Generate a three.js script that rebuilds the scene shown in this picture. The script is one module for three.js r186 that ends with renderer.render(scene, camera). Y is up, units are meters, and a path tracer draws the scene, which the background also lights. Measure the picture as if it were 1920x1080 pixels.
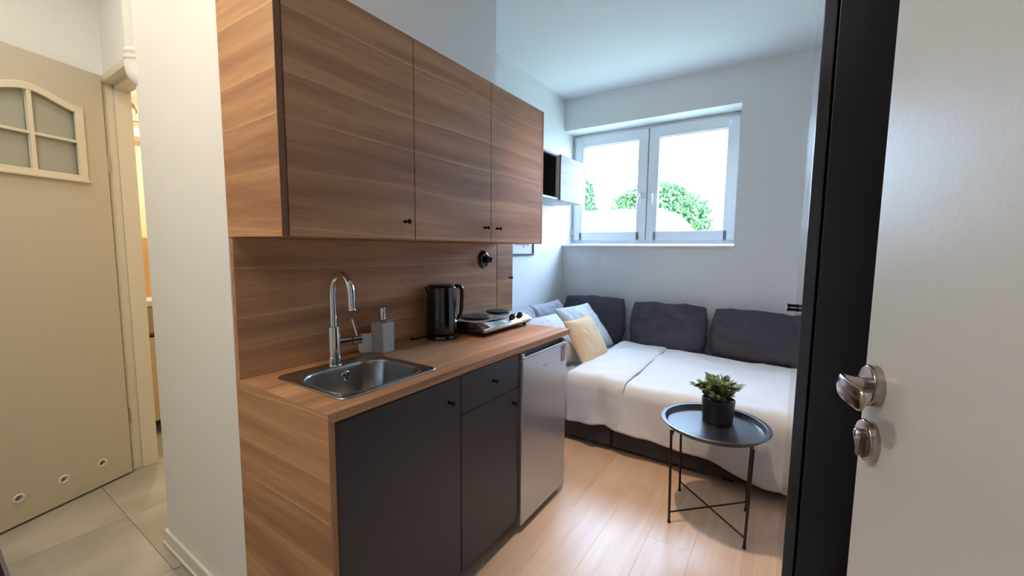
import * as THREE from 'three';
import { RoundedBoxGeometry } from 'three/addons/geometries/RoundedBoxGeometry.js';
import { mergeGeometries, mergeVertices, toCreasedNormals } from 'three/addons/utils/BufferGeometryUtils.js';
import { RectAreaLightUniformsLib } from 'three/addons/lights/RectAreaLightUniformsLib.js';

// ------------------------------------------------------------------ camera, sky, lamps, exposure
const V = (x, y, z) => new THREE.Vector3(x, y, z);
const scene = new THREE.Scene();
const camera = new THREE.PerspectiveCamera(2 * Math.atan(540 / 774.38) * 180 / Math.PI, 1920 / 1080, 0.02, 200);
camera.position.set(1.5092, 1.3479, 0.6105);
camera.quaternion.setFromRotationMatrix(new THREE.Matrix4().makeBasis(
  V(0.83229497, 0.00937258, -0.55425377), V(-0.06034329, 0.99544715, -0.0737812), V(0.55103881, 0.09485322, 0.82907122)));
scene.add(camera);
scene.background = new THREE.Color().setRGB(12.8, 18.9, 27.6);      // bright overcast sky
const renderer = new THREE.WebGLRenderer();
renderer.toneMapping = THREE.LinearToneMapping;
renderer.toneMappingExposure = 1.06;
renderer.shadowMap.enabled = true;
RectAreaLightUniformsLib.init();
const ENTRY_LAMP = { at: [0.26, 2.86, 0.86], size: 0.3, color: [1.0, 0.85, 0.64], power: 55 };
const ROOM_SPOT = { at: [0.7, 2.78, -1.1], color: [1.0, 0.74, 0.5], power: 10.5 };
const HALL_LAMP = { at: [-0.95, 2.86, 0.42], size: 0.24, color: [1.0, 0.9, 0.74], power: 26 };
const BATH_LAMP = { color: [1.0, 0.74, 0.45], power: 2.6 };

// ------------------------------------------------------------------ helpers
let seed = 7;
const rnd = () => { seed = (seed * 1664525 + 1013904223) >>> 0; return seed / 4294967296; };
const rr = (a, b) => a + (b - a) * rnd();
const hash = (x, y, z) => { let h = (x * 374761393 + y * 668265263 + z * 2147483647) | 0; h = Math.imul(h ^ (h >>> 13), 1274126177); h ^= h >>> 16; return (h >>> 0) / 4294967295; };
const sm = (t) => t * t * (3 - 2 * t);
const mod = (a, n) => ((a % n) + n) % n;
function noise2(x, y, px, py, s) {                       // tiling value noise, 0..1
  const xi = Math.floor(x), yi = Math.floor(y), fx = sm(x - xi), fy = sm(y - yi);
  const h = (i, j) => hash(mod(i, px), mod(j, py), s);
  const a = h(xi, yi), b = h(xi + 1, yi), c = h(xi, yi + 1), d = h(xi + 1, yi + 1);
  return a + (b - a) * fx + (c - a) * fy + (a - b - c + d) * fx * fy;
}
const nz = (x, y, s) => noise2(x + 500, y + 500, 4096, 4096, s) * 2 - 1;
const fbm = (x, y, s) => nz(x, y, s) * 0.55 + nz(x * 2.1, y * 2.1, s + 1) * 0.28 + nz(x * 4.3, y * 4.3, s + 2) * 0.17;
const clamp = (v, a, b) => Math.min(b, Math.max(a, v));
const lerp = (a, b, t) => a + (b - a) * t;
const smooth = (a, b, v) => sm(clamp((v - a) / (b - a), 0, 1));

function tex(w, h, fn, srgb, rx = 1, ry = 1) {
  const d = new Uint8Array(w * h * 4);
  for (let j = 0; j < h; j++) for (let i = 0; i < w; i++) {
    const c = fn(i / w, j / h), k = (j * w + i) * 4;
    for (let q = 0; q < 3; q++) d[k + q] = clamp(Math.round(Array.isArray(c) ? c[q] : c), 0, 255);
    d[k + 3] = 255;
  }
  const t = new THREE.DataTexture(d, w, h, THREE.RGBAFormat);
  t.wrapS = t.wrapT = THREE.RepeatWrapping; t.magFilter = THREE.LinearFilter; t.minFilter = THREE.LinearFilter;
  t.repeat.set(rx, ry);
  if (srgb) t.colorSpace = THREE.SRGBColorSpace;
  t.needsUpdate = true;
  return t;
}
const mix3 = (a, b, t) => [lerp(a[0], b[0], t), lerp(a[1], b[1], t), lerp(a[2], b[2], t)];

// wood laminate: u runs along the grain (1.6 m a repeat), v across (1.12 m a repeat)
const seams = [0.0, 0.135, 0.245, 0.39, 0.52, 0.63, 0.79, 0.905];
function woodTex(base, dark, light, s, seamAmount) {
  return tex(768, 1024, (u, v) => {
    const wob = (noise2(u * 4, v * 5, 4, 5, s) - 0.5) * 0.022;
    const q = mod(v + wob, 1);
    let k = 0; while (k < 7 && q >= seams[k + 1]) k++;
    const hi = k < 7 ? seams[k + 1] : 1, p = (q - seams[k]) / (hi - seams[k]);
    const tone = hash(k, 3, s) - 0.5;
    const broad = noise2(u * 3, q * 26, 3, 26, s + 1) - 0.5, mid = noise2(u * 7, q * 80, 7, 80, s + 2) - 0.5, fine = noise2(u * 26, q * 420, 26, 420, s + 3) - 0.5;
    let t = 0.42 + tone * 0.34 + broad * 0.8 + mid * 0.3 + fine * 0.24 + (p - 0.5) * 0.16;
    let c = mix3(base, dark, clamp(t, 0, 1));
    const sl = Math.exp(-(p * (hi - seams[k]) * 1120) / 4.5) * (0.45 + 0.55 * hash(k, 9, s)) * (0.6 + 0.7 * noise2(u * 6, k, 6, 8, s + 5));
    return mix3(c, light, clamp(sl * seamAmount, 0, 1));
  }, true, 1 / 1.6, 1 / 1.12);
}
const woodMap = woodTex([197, 149, 106], [140, 95, 65], [224, 184, 143], 11, 0.8);
const paleMap = woodTex([152, 124, 104], [124, 98, 80], [168, 142, 122], 23, 0.4);
const floorMap = tex(512, 1024, (u, v) => {              // laminate: v along the plank
  const a = noise2(u * 40, v * 5, 40, 5, 51) - 0.5, b = noise2(u * 160, v * 18, 160, 18, 52) - 0.5, c = noise2(u * 6, v * 3, 6, 3, 53) - 0.5;
  return mix3([224, 192, 162], [200, 164, 134], clamp(0.4 + a * 0.5 + b * 0.3 + c * 0.35, 0, 1));
}, true, 1 / 1.0, 1 / 2.0);
const tileMap = tex(512, 512, (u, v) => {
  let n = 0, f = 3, a = 0.55;
  for (let o = 0; o < 6; o++) { n += (noise2(u * f + v * 0, v * f, f, f, 71 + o) - 0.5) * a; f *= 2; a *= 0.62; }
  return mix3([152, 151, 144], [190, 187, 178], clamp(0.5 + n * 1.25, 0, 1));
}, true, 1 / 1.1, 1 / 1.1);
const clothBump = tex(256, 256, (u, v) => 128 + (noise2(u * 64, v * 64, 64, 64, 5) - 0.5) * 90 + ((Math.floor(u * 128) + Math.floor(v * 128)) % 2 ? 25 : -25), false, 5, 5);
const paintBump = tex(256, 256, (u, v) => 128 + (noise2(u * 22, v * 22, 22, 22, 6) - 0.5) * 120 + (noise2(u * 80, v * 80, 80, 80, 8) - 0.5) * 80, false, 2.2, 2.2);
const greyCloth = tex(256, 256, (u, v) => { const n = (noise2(u * 90, v * 90, 90, 90, 15) - 0.5) * 22 + (noise2(u * 12, v * 12, 12, 12, 16) - 0.5) * 8; return [70 + n, 66 + n, 75 + n]; }, true, 3, 3);
const brushed = tex(512, 64, (u, v) => 118 + (noise2(u * 200, v * 4, 200, 4, 33) - 0.5) * 60, false, 2, 2);

const S = (o) => new THREE.MeshStandardMaterial(o);
const P = (o) => new THREE.MeshPhysicalMaterial(o);
const M = {
  paint: S({ color: '#eff0f0', roughness: 0.92, bumpMap: paintBump, bumpScale: 0.0004 }),
  ceil: S({ color: '#f1f2f3', roughness: 0.95 }),
  trim: S({ color: '#e8e7e3', roughness: 0.5 }),
  pvc: P({ color: '#eef0f2', roughness: 0.32, clearcoat: 0.3, clearcoatRoughness: 0.2 }),
  gasket: S({ color: '#6b7076', roughness: 0.7 }),
  glass: P({ color: '#ffffff', roughness: 0.0, transmission: 1, thickness: 0, ior: 1.45 }),
  wood: S({ map: woodMap, roughness: 0.6 }),
  pale: S({ map: paleMap, roughness: 0.5 }),
  edge: S({ color: '#7d573f', roughness: 0.55 }),
  anth: S({ color: '#3a3a42', roughness: 0.42 }),
  ward: S({ color: '#1d1d21', roughness: 0.3 }),
  wardDoor: P({ color: '#1d1d21', roughness: 0.32, clearcoat: 1, clearcoatRoughness: 0.05 }),
  dark: S({ color: '#1a1a1d', roughness: 0.6 }),
  carc: S({ color: '#b08a68', roughness: 0.7 }),
  steel: S({ color: '#b9bcc0', roughness: 0.3, metalness: 1, bumpMap: brushed, bumpScale: 0.00012 }),
  sink: S({ color: '#a9a8a5', roughness: 0.28, metalness: 1 }),
  chrome: S({ color: '#d9dbde', roughness: 0.06, metalness: 1 }),
  nickel: S({ color: '#b7aca6', roughness: 0.16, metalness: 1 }),
  knob: S({ color: '#2c2523', roughness: 0.22, metalness: 0.85 }),
  fridge: S({ color: '#bec1c8', roughness: 0.24, metalness: 0.6, bumpMap: brushed, bumpScale: 0.0001 }),
  blackGloss: P({ color: '#0c0d10', roughness: 0.16, clearcoat: 0.6, clearcoatRoughness: 0.08 }),
  blackMetal: S({ color: '#17171b', roughness: 0.36, metalness: 0.25 }),
  tray: P({ color: '#25262c', roughness: 0.4, clearcoat: 0.6, clearcoatRoughness: 0.25 }),
  plate: S({ color: '#3d3b3c', roughness: 0.5, metalness: 0.4 }),
  frosted: P({ color: '#d3d4d6', roughness: 0.6, transmission: 0.25, thickness: 0 }),
  whiteP: S({ color: '#e8e9ec', roughness: 0.4 }),
  linen: S({ color: '#dbdde2', roughness: 0.95, bumpMap: clothBump, bumpScale: 0.0004 }),
  grey: S({ map: greyCloth, roughness: 0.95, bumpMap: clothBump, bumpScale: 0.0008 }),
  lightGrey: S({ color: '#b4b2bb', roughness: 0.95, bumpMap: clothBump, bumpScale: 0.0008 }),
  base: S({ color: '#3a3639', roughness: 0.95, bumpMap: clothBump, bumpScale: 0.0006 }),
  yellow: S({ color: '#e4c79f', roughness: 0.9, bumpMap: clothBump, bumpScale: 0.0008 }),
  beige: S({ color: '#c9c2b3', roughness: 0.5 }),
  cream: S({ color: '#e2dbc9', roughness: 0.5 }),
  doorW: P({ color: '#dadad8', roughness: 0.42, clearcoat: 0.25, clearcoatRoughness: 0.35, bumpMap: paintBump, bumpScale: 0.0005 }),
  door_glass: P({ color: '#c9ccc2', roughness: 0.5, transmission: 0.35, thickness: 0 }),
  tile: S({ map: tileMap, roughness: 0.4 }),
  grout: S({ color: '#a9a495', roughness: 0.9 }),
  floor: S({ map: floorMap, roughness: 0.3 }),
  under: S({ color: '#6d5644', roughness: 0.9 }),
};
const all = [];
const used = {};
const numbered = (n) => { const k = used[n] = (used[n] ?? -1) + 1; return k ? `${n}_${String(k).padStart(3, '0')}` : n; };
function thing(name, label, category, at = [0, 0, 0], turn = 0, group) {
  const o = new THREE.Group(); o.name = numbered(name); scene.add(o); o.position.set(...at); o.rotation.y = turn;
  o.userData = { label, category }; if (group) o.userData.group = group;
  return o;
}
function part(t, name, geo, mat, label) {                // geometry in the thing's own axes
  if (Array.isArray(geo)) geo = merge(geo);
  const m = new THREE.Mesh(geo, mat); m.name = name; m.castShadow = m.receiveShadow = true; t.add(m);
  if (label) m.userData.label = label;
  return m;
}
function wpart(t, name, geo, mat, label) {               // geometry in room axes, thing not turned
  if (Array.isArray(geo)) geo = merge(geo);
  let p = t, d = V(0, 0, 0); while (p && p !== scene) { d.add(p.position); p = p.parent; }
  geo.translate(-d.x, -d.y, -d.z);
  return part(t, name, geo, mat, label);
}
function single(name, label, category, geo, mat, group) {
  if (Array.isArray(geo)) geo = merge(geo);
  const m = new THREE.Mesh(geo, mat); m.name = numbered(name); m.castShadow = m.receiveShadow = true; scene.add(m);
  m.userData = { label, category }; if (group) m.userData.group = group;
  return m;
}
function struct(name, geo, mat, parent = scene, label, category) {
  if (Array.isArray(geo)) geo = merge(geo);
  const m = new THREE.Mesh(geo, mat); m.name = name; m.castShadow = m.receiveShadow = true; parent.add(m);
  if (parent === scene) m.userData = { kind: 'structure', label, category };
  return m;
}
const clean = (g) => { if (g.index) g = g.toNonIndexed(); for (const k of Object.keys(g.attributes)) if (!['position', 'normal', 'uv'].includes(k)) g.deleteAttribute(k); return g; };
const merge = (a) => mergeGeometries(a.map(clean));
// box from limits in metres; uv in metres, u along the grain axis
function uvm(g, grain = 'z') {
  const p = g.attributes.position, n = g.attributes.normal, uv = new Float32Array(p.count * 2), gi = 'xyz'.indexOf(grain);
  for (let i = 0; i < p.count; i++) {
    const nn = [Math.abs(n.getX(i)), Math.abs(n.getY(i)), Math.abs(n.getZ(i))], c = [p.getX(i), p.getY(i), p.getZ(i)];
    const k = nn.indexOf(Math.max(...nn)), r = [0, 1, 2].filter((q) => q !== k);
    const a = r.includes(gi) ? gi : (r.includes(0) ? 0 : r[0]), b = r.find((q) => q !== a);
    uv[i * 2] = c[a] + (k === gi ? 0.37 : 0); uv[i * 2 + 1] = c[b];
  }
  g.setAttribute('uv', new THREE.BufferAttribute(uv, 2));
  return g;
}
function bx(x0, x1, y0, y1, z0, z1, r = 0.002, grain = 'z') {
  const w = Math.abs(x1 - x0), h = Math.abs(y1 - y0), d = Math.abs(z1 - z0);
  r = Math.min(r, w * 0.45, h * 0.45, d * 0.45);
  const g = r > 0.0004 ? new RoundedBoxGeometry(w, h, d, r > 0.006 ? 3 : 1, r) : new THREE.BoxGeometry(w, h, d);
  g.translate((x0 + x1) / 2, (y0 + y1) / 2, (z0 + z1) / 2);
  return uvm(clean(g), grain);
}
function cyl(r0, r1, h, seg = 24, cap = false) { return clean(new THREE.CylinderGeometry(r1, r0, h, seg, 1, cap)); }
function rod(a, b, r, seg = 10, r2 = r) {
  const d = b.clone().sub(a), L = d.length(), g = cyl(r, r2, L, seg);
  g.applyQuaternion(new THREE.Quaternion().setFromUnitVectors(V(0, 1, 0), d.normalize()));
  const c = a.clone().add(b).multiplyScalar(0.5); g.translate(c.x, c.y, c.z);
  return g;
}
const lathe = (pts, seg = 32) => clean(new THREE.LatheGeometry(pts.map(([r, y]) => new THREE.Vector2(r, y)), seg));
const tube = (pts, r, n = 40, seg = 10, closed = false) => clean(new THREE.TubeGeometry(new THREE.CatmullRomCurve3(pts, closed), n, r, seg, closed));
const aim = (g, dir, at) => { g.applyQuaternion(new THREE.Quaternion().setFromUnitVectors(V(0, 1, 0), dir.clone().normalize())); g.translate(at.x, at.y, at.z); return g; };

function gridGeo(f, nu, nv) {                            // open sheet
  const pos = [], uv = [], idx = [];
  for (let j = 0; j <= nv; j++) for (let i = 0; i <= nu; i++) { const p = f(i / nu, j / nv); pos.push(p.x, p.y, p.z); uv.push(i / nu * 2, j / nv * 2); }
  for (let j = 0; j < nv; j++) for (let i = 0; i < nu; i++) { const a = j * (nu + 1) + i, b = a + 1, c = a + nu + 1, d = c + 1; idx.push(a, b, d, a, d, c); }
  const g = new THREE.BufferGeometry();
  g.setAttribute('position', new THREE.Float32BufferAttribute(pos, 3)); g.setAttribute('uv', new THREE.Float32BufferAttribute(uv, 2)); g.setIndex(idx); g.computeVertexNormals();
  return g;
}
function shell(f, nu, nv, th) {                          // sheet with thickness: outer, inner and rim
  const o = gridGeo(f, nu, nv), n = o.attributes.normal, p = o.attributes.position, W = nu + 1, N = p.count;
  const pos = [...p.array], uv = [...o.attributes.uv.array, ...o.attributes.uv.array], idx = [...o.index.array];
  for (let i = 0; i < N; i++) pos.push(p.getX(i) - n.getX(i) * th, p.getY(i) - n.getY(i) * th, p.getZ(i) - n.getZ(i) * th);
  for (let k = 0; k < o.index.count; k += 3) idx.push(o.index.array[k] + N, o.index.array[k + 2] + N, o.index.array[k + 1] + N);
  const strip = (a, b) => idx.push(a, a + N, b, b, a + N, b + N);
  for (let i = 0; i < nu; i++) { strip(i, i + 1); strip((nv * W) + i + 1, (nv * W) + i); }
  for (let j = 0; j < nv; j++) { strip((j + 1) * W, j * W); strip(j * W + nu, (j + 1) * W + nu); }
  const g = new THREE.BufferGeometry();
  g.setAttribute('position', new THREE.Float32BufferAttribute(pos, 3)); g.setAttribute('uv', new THREE.Float32BufferAttribute(uv, 2)); g.setIndex(idx); g.computeVertexNormals();
  return g;
}
// cushion lying in its own xy plane, thickness along z; a = boxiness, pinch = how far the corners stand out
function cushion(w, h, t, { a = 2.4, b = 0.5, pinch = 0.07, wr = 0.01, s = 1, sag = 0, n = 40, round = 0 } = {}) {
  const half = (side) => gridGeo((u0, v0) => {
    const e = (q) => { const x = q * 2 - 1; return Math.sign(x) * (1 - Math.pow(1 - Math.abs(x), 1.5)) * 1; };
    const u = e(u0), v = e(v0);
    let x = w / 2 * u * (1 - pinch * (1 - v * v)) * Math.sqrt(1 - round * v * v), y = h / 2 * v * (1 - pinch * (1 - u * u)) * Math.sqrt(1 - round * u * u);
    if (round) { y += 0.012 * Math.max(0, v) * fbm(u * 2.2, 3, s + 30); x += 0.008 * Math.abs(u) * fbm(v * 2, 5, s + 40); }
    const rim = Math.pow(Math.max(0, 1 - Math.pow(Math.abs(u), a)) * Math.max(0, 1 - Math.pow(Math.abs(v), a)), b);
    const k = Math.min(1, rim * 1.6);
    let z = side * t / 2 * rim * (1 + sag * -v) + side * k * wr * (fbm(u * 1.6 + side * 3, v * 1.6, s) + 0.5 * Math.abs(nz(u * 3 + v, v * 2 - u, s + 9)));
    y -= sag * h * 0.05 * (1 - u * u) * (v > 0 ? v : 0);
    return V(x, y, z);
  }, n, n);
  const f = half(1), bk = half(-1), ix = bk.index.array;
  for (let k = 0; k < ix.length; k += 3) { const q = ix[k + 1]; ix[k + 1] = ix[k + 2]; ix[k + 2] = q; }
  const pos = [...f.attributes.position.array, ...bk.attributes.position.array], uv = [...f.attributes.uv.array, ...bk.attributes.uv.array], N = f.attributes.position.count;
  let g = new THREE.BufferGeometry();
  g.setAttribute('position', new THREE.Float32BufferAttribute(pos, 3)); g.setAttribute('uv', new THREE.Float32BufferAttribute(uv, 2));
  g.setIndex([...f.index.array, ...[...ix].map((q) => q + N)]);
  const g2 = new THREE.BufferGeometry(); g2.setAttribute('position', g.attributes.position.clone()); g2.setIndex(g.index.clone());
  const mm = mergeVertices(g2, 1e-5); mm.computeVertexNormals();
  // carry the welded normals back so that the rim shades smoothly
  const key = (p, i) => `${Math.round(p.getX(i) * 1e4)},${Math.round(p.getY(i) * 1e4)},${Math.round(p.getZ(i) * 1e4)}`, map = new Map();
  for (let i = 0; i < mm.attributes.position.count; i++) map.set(key(mm.attributes.position, i), i);
  const nn = new Float32Array(pos.length);
  for (let i = 0; i < pos.length / 3; i++) { const k = map.get(key(g.attributes.position, i)) ?? 0; nn.set([mm.attributes.normal.getX(k), mm.attributes.normal.getY(k), mm.attributes.normal.getZ(k)], i * 3); }
  g.setAttribute('normal', new THREE.BufferAttribute(nn, 3));
  return g;
}
function place(o, at, ex, ey) {                          // orient a cushion: own x and y axes in room axes
  const x = ex.clone().normalize(), z = x.clone().cross(ey).normalize(), y = z.clone().cross(x);
  o.quaternion.setFromRotationMatrix(new THREE.Matrix4().makeBasis(x, y, z)); o.position.copy(at);
  return o;
}
function roundRect(x0, x1, y0, y1, r) {
  const s = new THREE.Shape();
  s.moveTo(x0 + r, y0); s.lineTo(x1 - r, y0); s.absarc(x1 - r, y0 + r, r, -Math.PI / 2, 0); s.lineTo(x1, y1 - r); s.absarc(x1 - r, y1 - r, r, 0, Math.PI / 2);
  s.lineTo(x0 + r, y1); s.absarc(x0 + r, y1 - r, r, Math.PI / 2, Math.PI); s.lineTo(x0, y0 + r); s.absarc(x0 + r, y0 + r, r, Math.PI, Math.PI * 1.5);
  return s;
}

// ------------------------------------------------------------------ the setting
const CE = 2.89, ZW = -3.4, XL = -0.51, XR = 2.12, ZP = -1.465, PX = -0.757;
const pb = (...a) => bx(...a, 0);
struct('wall_window', [pb(XL - 0.2, XR + 0.2, -0.1, 1.385, ZW - 0.36, ZW), pb(XL - 0.2, XR + 0.2, 2.573, CE + 0.1, ZW - 0.36, ZW), pb(1.12, XR + 0.2, 1.385, 2.573, ZW - 0.36, ZW), pb(XL - 0.2, XL, 1.385, 2.573, ZW - 0.36, ZW)], M.paint, scene, 'white painted wall around the window above the bed', 'wall');
struct('wall_left', pb(XL - 0.2, XL, -0.1, CE + 0.1, ZW, ZP), M.paint, scene, 'white painted side wall beside the window and pillows', 'wall');
struct('wall_partition', pb(PX, 0, 0, CE, ZP, 0), M.paint, scene, 'white painted wall block that the wooden kitchen stands against', 'wall');
struct('wall_right', pb(XR, XR + 0.2, -0.1, CE + 0.1, ZW, 1.95), M.paint, scene, 'white painted wall behind the dark wardrobe', 'wall');
struct('wall_hall', [pb(-2.95, -1.735, 0, CE, -0.22, -0.12), pb(-1.735, PX, 2.262, CE, -0.22, -0.12), pb(-1.9, -1.72, 0, CE, -0.12, 1.06)], M.paint, scene, 'white hallway wall above the beige door', 'wall');
struct('wall_entry', [pb(-1.9, 0.86, 0, CE, 1.06, 1.2), pb(1.8, XR, 0, CE, 0.76, 1.2), pb(0.86, 1.8, 2.14, CE, 1.06, 1.2)], M.paint, scene, 'white wall around the entrance opening', 'wall');
struct('wall_landing', [pb(-1.9, XR, -0.1, CE, 1.95, 2.1), pb(-2.05, -1.9, -0.1, CE, 1.06, 2.1)], M.paint, scene, 'white wall of the landing outside the entrance', 'wall');
struct('wall_bathroom', [pb(-3.1, -2.95, -0.1, CE, -1.9, -0.12), pb(-3.1, PX, -0.1, CE, -1.95, -1.8), pb(PX - 0.02, PX, 0, CE, -1.8, -1.45)], M.cream, scene, 'cream bathroom wall seen through the doorway', 'wall');
struct('ceiling', pb(-3.2, XR + 0.3, CE, CE + 0.14, ZW - 0.4, 2.2), M.ceil, scene, 'white painted ceiling', 'ceiling');
// laminate floor: planks laid towards the window
const floor = struct('floor', pb(-0.75, XR + 0.2, -0.14, -0.008, ZW - 0.1, 0.0), M.under, scene, 'light oak laminate floor of the room', 'floor');
{
  const W = 0.193, L = 1.28;
  for (let c = 0; c < 15; c++) {
    const x0 = -0.7 + c * W, off = (c % 3) * 0.43;
    for (let z = 0.001 + off; z > ZW; z -= L) {
      const a = Math.min(z, 0.0), b = Math.max(z - L, ZW);
      if (a - b < 0.05) continue;
      const g = bx(x0 + 0.0002, x0 + W - 0.0002, -0.009, 0, b + 0.0002, a - 0.0002, 0.0005, 'x');
      const uv = g.attributes.uv, du = rnd(), dv = rnd() * 2;
      for (let i = 0; i < uv.count; i++) uv.setXY(i, uv.getX(i) + du, uv.getY(i) + dv);
      part(floor, 'plank', g, M.floor);
    }
  }
}
const floorH = struct('floor_hall', [pb(-3.1, PX, -0.14, -0.006, -1.95, 0), pb(-3.1, XR + 0.2, -0.14, -0.006, 0, 2.1)], M.grout, scene, 'grey beige stone tile floor of the hallway', 'floor');
{
  const xs = [-2.95, -2.35, -1.75, -1.15, -0.55, 0.05, 0.65, 1.25, 1.85, 2.12], zs = [-1.8, -1.15, -0.55, 0.05, 0.65, 1.25, 1.95];
  for (let i = 0; i < xs.length - 1; i++) for (let j = 0; j < zs.length - 1; j++) {
    if (zs[j] < -0.02 && xs[i] > -0.6) continue;
    const x1 = (zs[j] < -0.02 && xs[i + 1] > PX && zs[j + 1] < 0) ? PX : xs[i + 1];
    const z0 = zs[j] < -0.02 && xs[i] > -1 && zs[j + 1] > 0 ? 0.0 : zs[j];
    const g = bx(xs[i] + 0.0008, x1 - 0.0008, -0.008, 0, z0 + 0.0008, zs[j + 1] - 0.0008, 0.0006, 'x');
    const uv = g.attributes.uv, du = rnd(), dv = rnd();
    for (let k = 0; k < uv.count; k++) uv.setXY(k, uv.getX(k) + du, uv.getY(k) + dv);
    part(floorH, 'tile', g, M.tile);
  }
}
struct('baseboard_partition', [bx(PX - 0.014, -0.02, 0, 0.068, 0.0, 0.014, 0.005), bx(PX - 0.014, PX, 0, 0.068, -0.12, 0.014, 0.005), bx(PX - 0.018, -0.02, 0, 0.012, 0.0, 0.02, 0.004)], M.trim, scene, 'white baseboard along the foot of the hallway pillar', 'baseboard');
struct('baseboard_window', bx(XL, XR, 0, 0.07, ZW, ZW + 0.014, 0.004), M.trim, scene, 'white baseboard under the window behind the bed', 'baseboard');

// window
{
  const w = new THREE.Group(); w.name = 'window_1'; w.userData = { kind: 'structure', label: 'white two-sash window over the bed with trees outside', category: 'window' }; scene.add(w);
  const zf = -3.62, d = 0.07, X0 = XL, X1 = 1.12, Y0 = 1.385, Y1 = 2.573;
  const frame = (x0, x1, y0, y1, t, z0, z1, tb = t, tt = t) => [bx(x0, x0 + t, y0, y1, z0, z1, 0.006), bx(x1 - t, x1, y0, y1, z0, z1, 0.006), bx(x0 + t * 0.6, x1 - t * 0.6, y0, y0 + tb, z0, z1, 0.006), bx(x0 + t * 0.6, x1 - t * 0.6, y1 - tt, y1, z0, z1, 0.006)];
  part(w, 'frame', [...frame(X0, X1, Y0 + 0.02, Y1, 0.05, zf - d, zf - 0.012), bx(0.275, 0.335, Y0 + 0.04, Y1 - 0.02, zf - d, zf - 0.012, 0.004)], M.pvc);
  for (const [a, b] of [[X0 + 0.028, 0.302], [0.312, X1 - 0.022]]) {
    const s = part(w, 'sash', frame(a, b, Y0 + 0.058, Y1 - 0.03, 0.098, zf - 0.05, zf + 0.012, 0.09, 0.105), M.pvc);
    part(s, 'gasket', frame(a + 0.094, b - 0.094, Y0 + 0.144, Y1 - 0.131, 0.008, zf - 0.022, zf - 0.006), M.gasket);
    part(s, 'pane', bx(a + 0.09, b - 0.09, Y0 + 0.14, Y1 - 0.128, zf - 0.028, zf - 0.022, 0), M.glass);
  }
  for (const [hx, dx] of [[0.252, -0.03], [0.362, 0.0]]) {
    part(w, 'window_handle', [bx(hx - 0.013, hx + 0.013, 1.855, 1.92, zf + 0.012, zf + 0.022, 0.004), rod(V(hx, 1.895, zf + 0.02), V(hx, 1.895, zf + 0.05), 0.009), rod(V(hx, 1.9, zf + 0.048), V(hx + dx, 1.79, zf + 0.048), 0.011, 10, 0.008)], M.pvc);
  }
  for (const [hx, hy] of [[X0 + 0.014, 2.37], [X0 + 0.014, 1.5], [X1 - 0.01, 2.4], [X1 - 0.01, 1.5]]) part(w, 'hinge', rod(V(hx, hy, zf + 0.012), V(hx, hy + 0.08, zf + 0.012), 0.009), M.pvc);
  struct('trim_1', bx(XL + 0.0, 1.125, 1.372, 1.392, zf + 0.004, ZW + 0.025, 0.005), M.pvc, scene, 'white window sill board under the window', 'sill');
}
// bathroom door frame
{
  const f = new THREE.Group(); f.name = 'door_1'; f.userData = { kind: 'structure', label: 'cream door frame of the bathroom beside the pillar', category: 'door frame' }; scene.add(f);
  part(f, 'jamb', [bx(-1.74, -1.692, 0, 2.262, -0.225, -0.105, 0.004), bx(-1.7, -1.68, 0, 2.24, -0.225, -0.15, 0.003)], M.cream);
  part(f, 'jamb', bx(-0.83, PX, 0, 2.262, -0.225, -0.115, 0.004), M.cream);
  part(f, 'head', [bx(-1.74, PX, 2.235, 2.275, -0.225, -0.105, 0.004), bx(-1.7, PX - 0.03, 2.215, 2.24, -0.225, -0.15, 0.003)], M.cream);
}

// ------------------------------------------------------------------ kitchen
const H = 0.905, D = 0.522, UD = 0.332, UB = 1.377, UT = 2.105;
function knob(at, dir, L = 0.026) {
  const g = lathe([[0, 0], [0.0065, 0], [0.0055, 0.003], [0.0042, L * 0.55], [0.0048, L * 0.7], [0.0085, L * 0.82], [0.009, L * 0.92], [0.0075, L], [0, L]], 16);
  return aim(g, dir, at);
}
const zu = [-0.02, -0.497, -0.975, -1.451];
for (let i = 0; i < 3; i++) {
  const lab = ['wooden wall cabinet over the sink with an exposed pale end panel', 'wooden wall cabinet above the kettle, between two others', 'wooden wall cabinet above the hot plate, beside the window wall'][i];
  const a = zu[i], b = zu[i + 1], t = thing('wall_cabinet', lab, 'cabinet', [0.0, UB, (a + b) / 2], 0, 'wooden wall cabinets');
  wpart(t, 'carcass', [bx(0, 0.312, UB, UB + 0.018, b + 0.001, a - 0.001), bx(0, 0.312, UT - 0.018, UT, b + 0.001, a - 0.001), bx(0, 0.01, UB, UT, b + 0.001, a - 0.001), bx(0, 0.312, UB, UT, b + 0.001, b + 0.017), bx(0, 0.312, UB, UT, a - 0.017, a - 0.001)], M.wood);
  if (i === 0) wpart(t, 'end_panel', bx(0, UD, UB - 0.001, UT + 0.001, -0.019, 0, 0.0015, 'x'), M.wood, 'pale lit wooden end panel');
  if (i === 0) wpart(t, 'edge_band', bx(UD, UD + 0.0008, UB, UT, -0.0185, -0.0005, 0), M.edge, 'brown edge band of the end panel');
  if (i === 2) wpart(t, 'end_panel', bx(0, UD, UB - 0.001, UT + 0.001, -1.468, -1.452, 0.0015, 'x'), M.wood);
  const d = wpart(t, 'door', bx(0.314, UD, UB + 0.001, UT, b + 0.0015, a - 0.002, 0.0015), M.wood);
  wpart(d, 'knob', knob(V(UD, 1.443, [-0.445, -0.925, -1.022][i]), V(1, 0, 0), 0.03), M.knob, 'dark bronze knob');
}
single('backsplash_panel', 'brown wooden backsplash panel between worktop and wall cabinets', 'backsplash', bx(0.001, 0.018, H + 0.0005, UB - 0.0005, ZP + 0.004, -0.004, 0.0012), M.wood);
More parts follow.
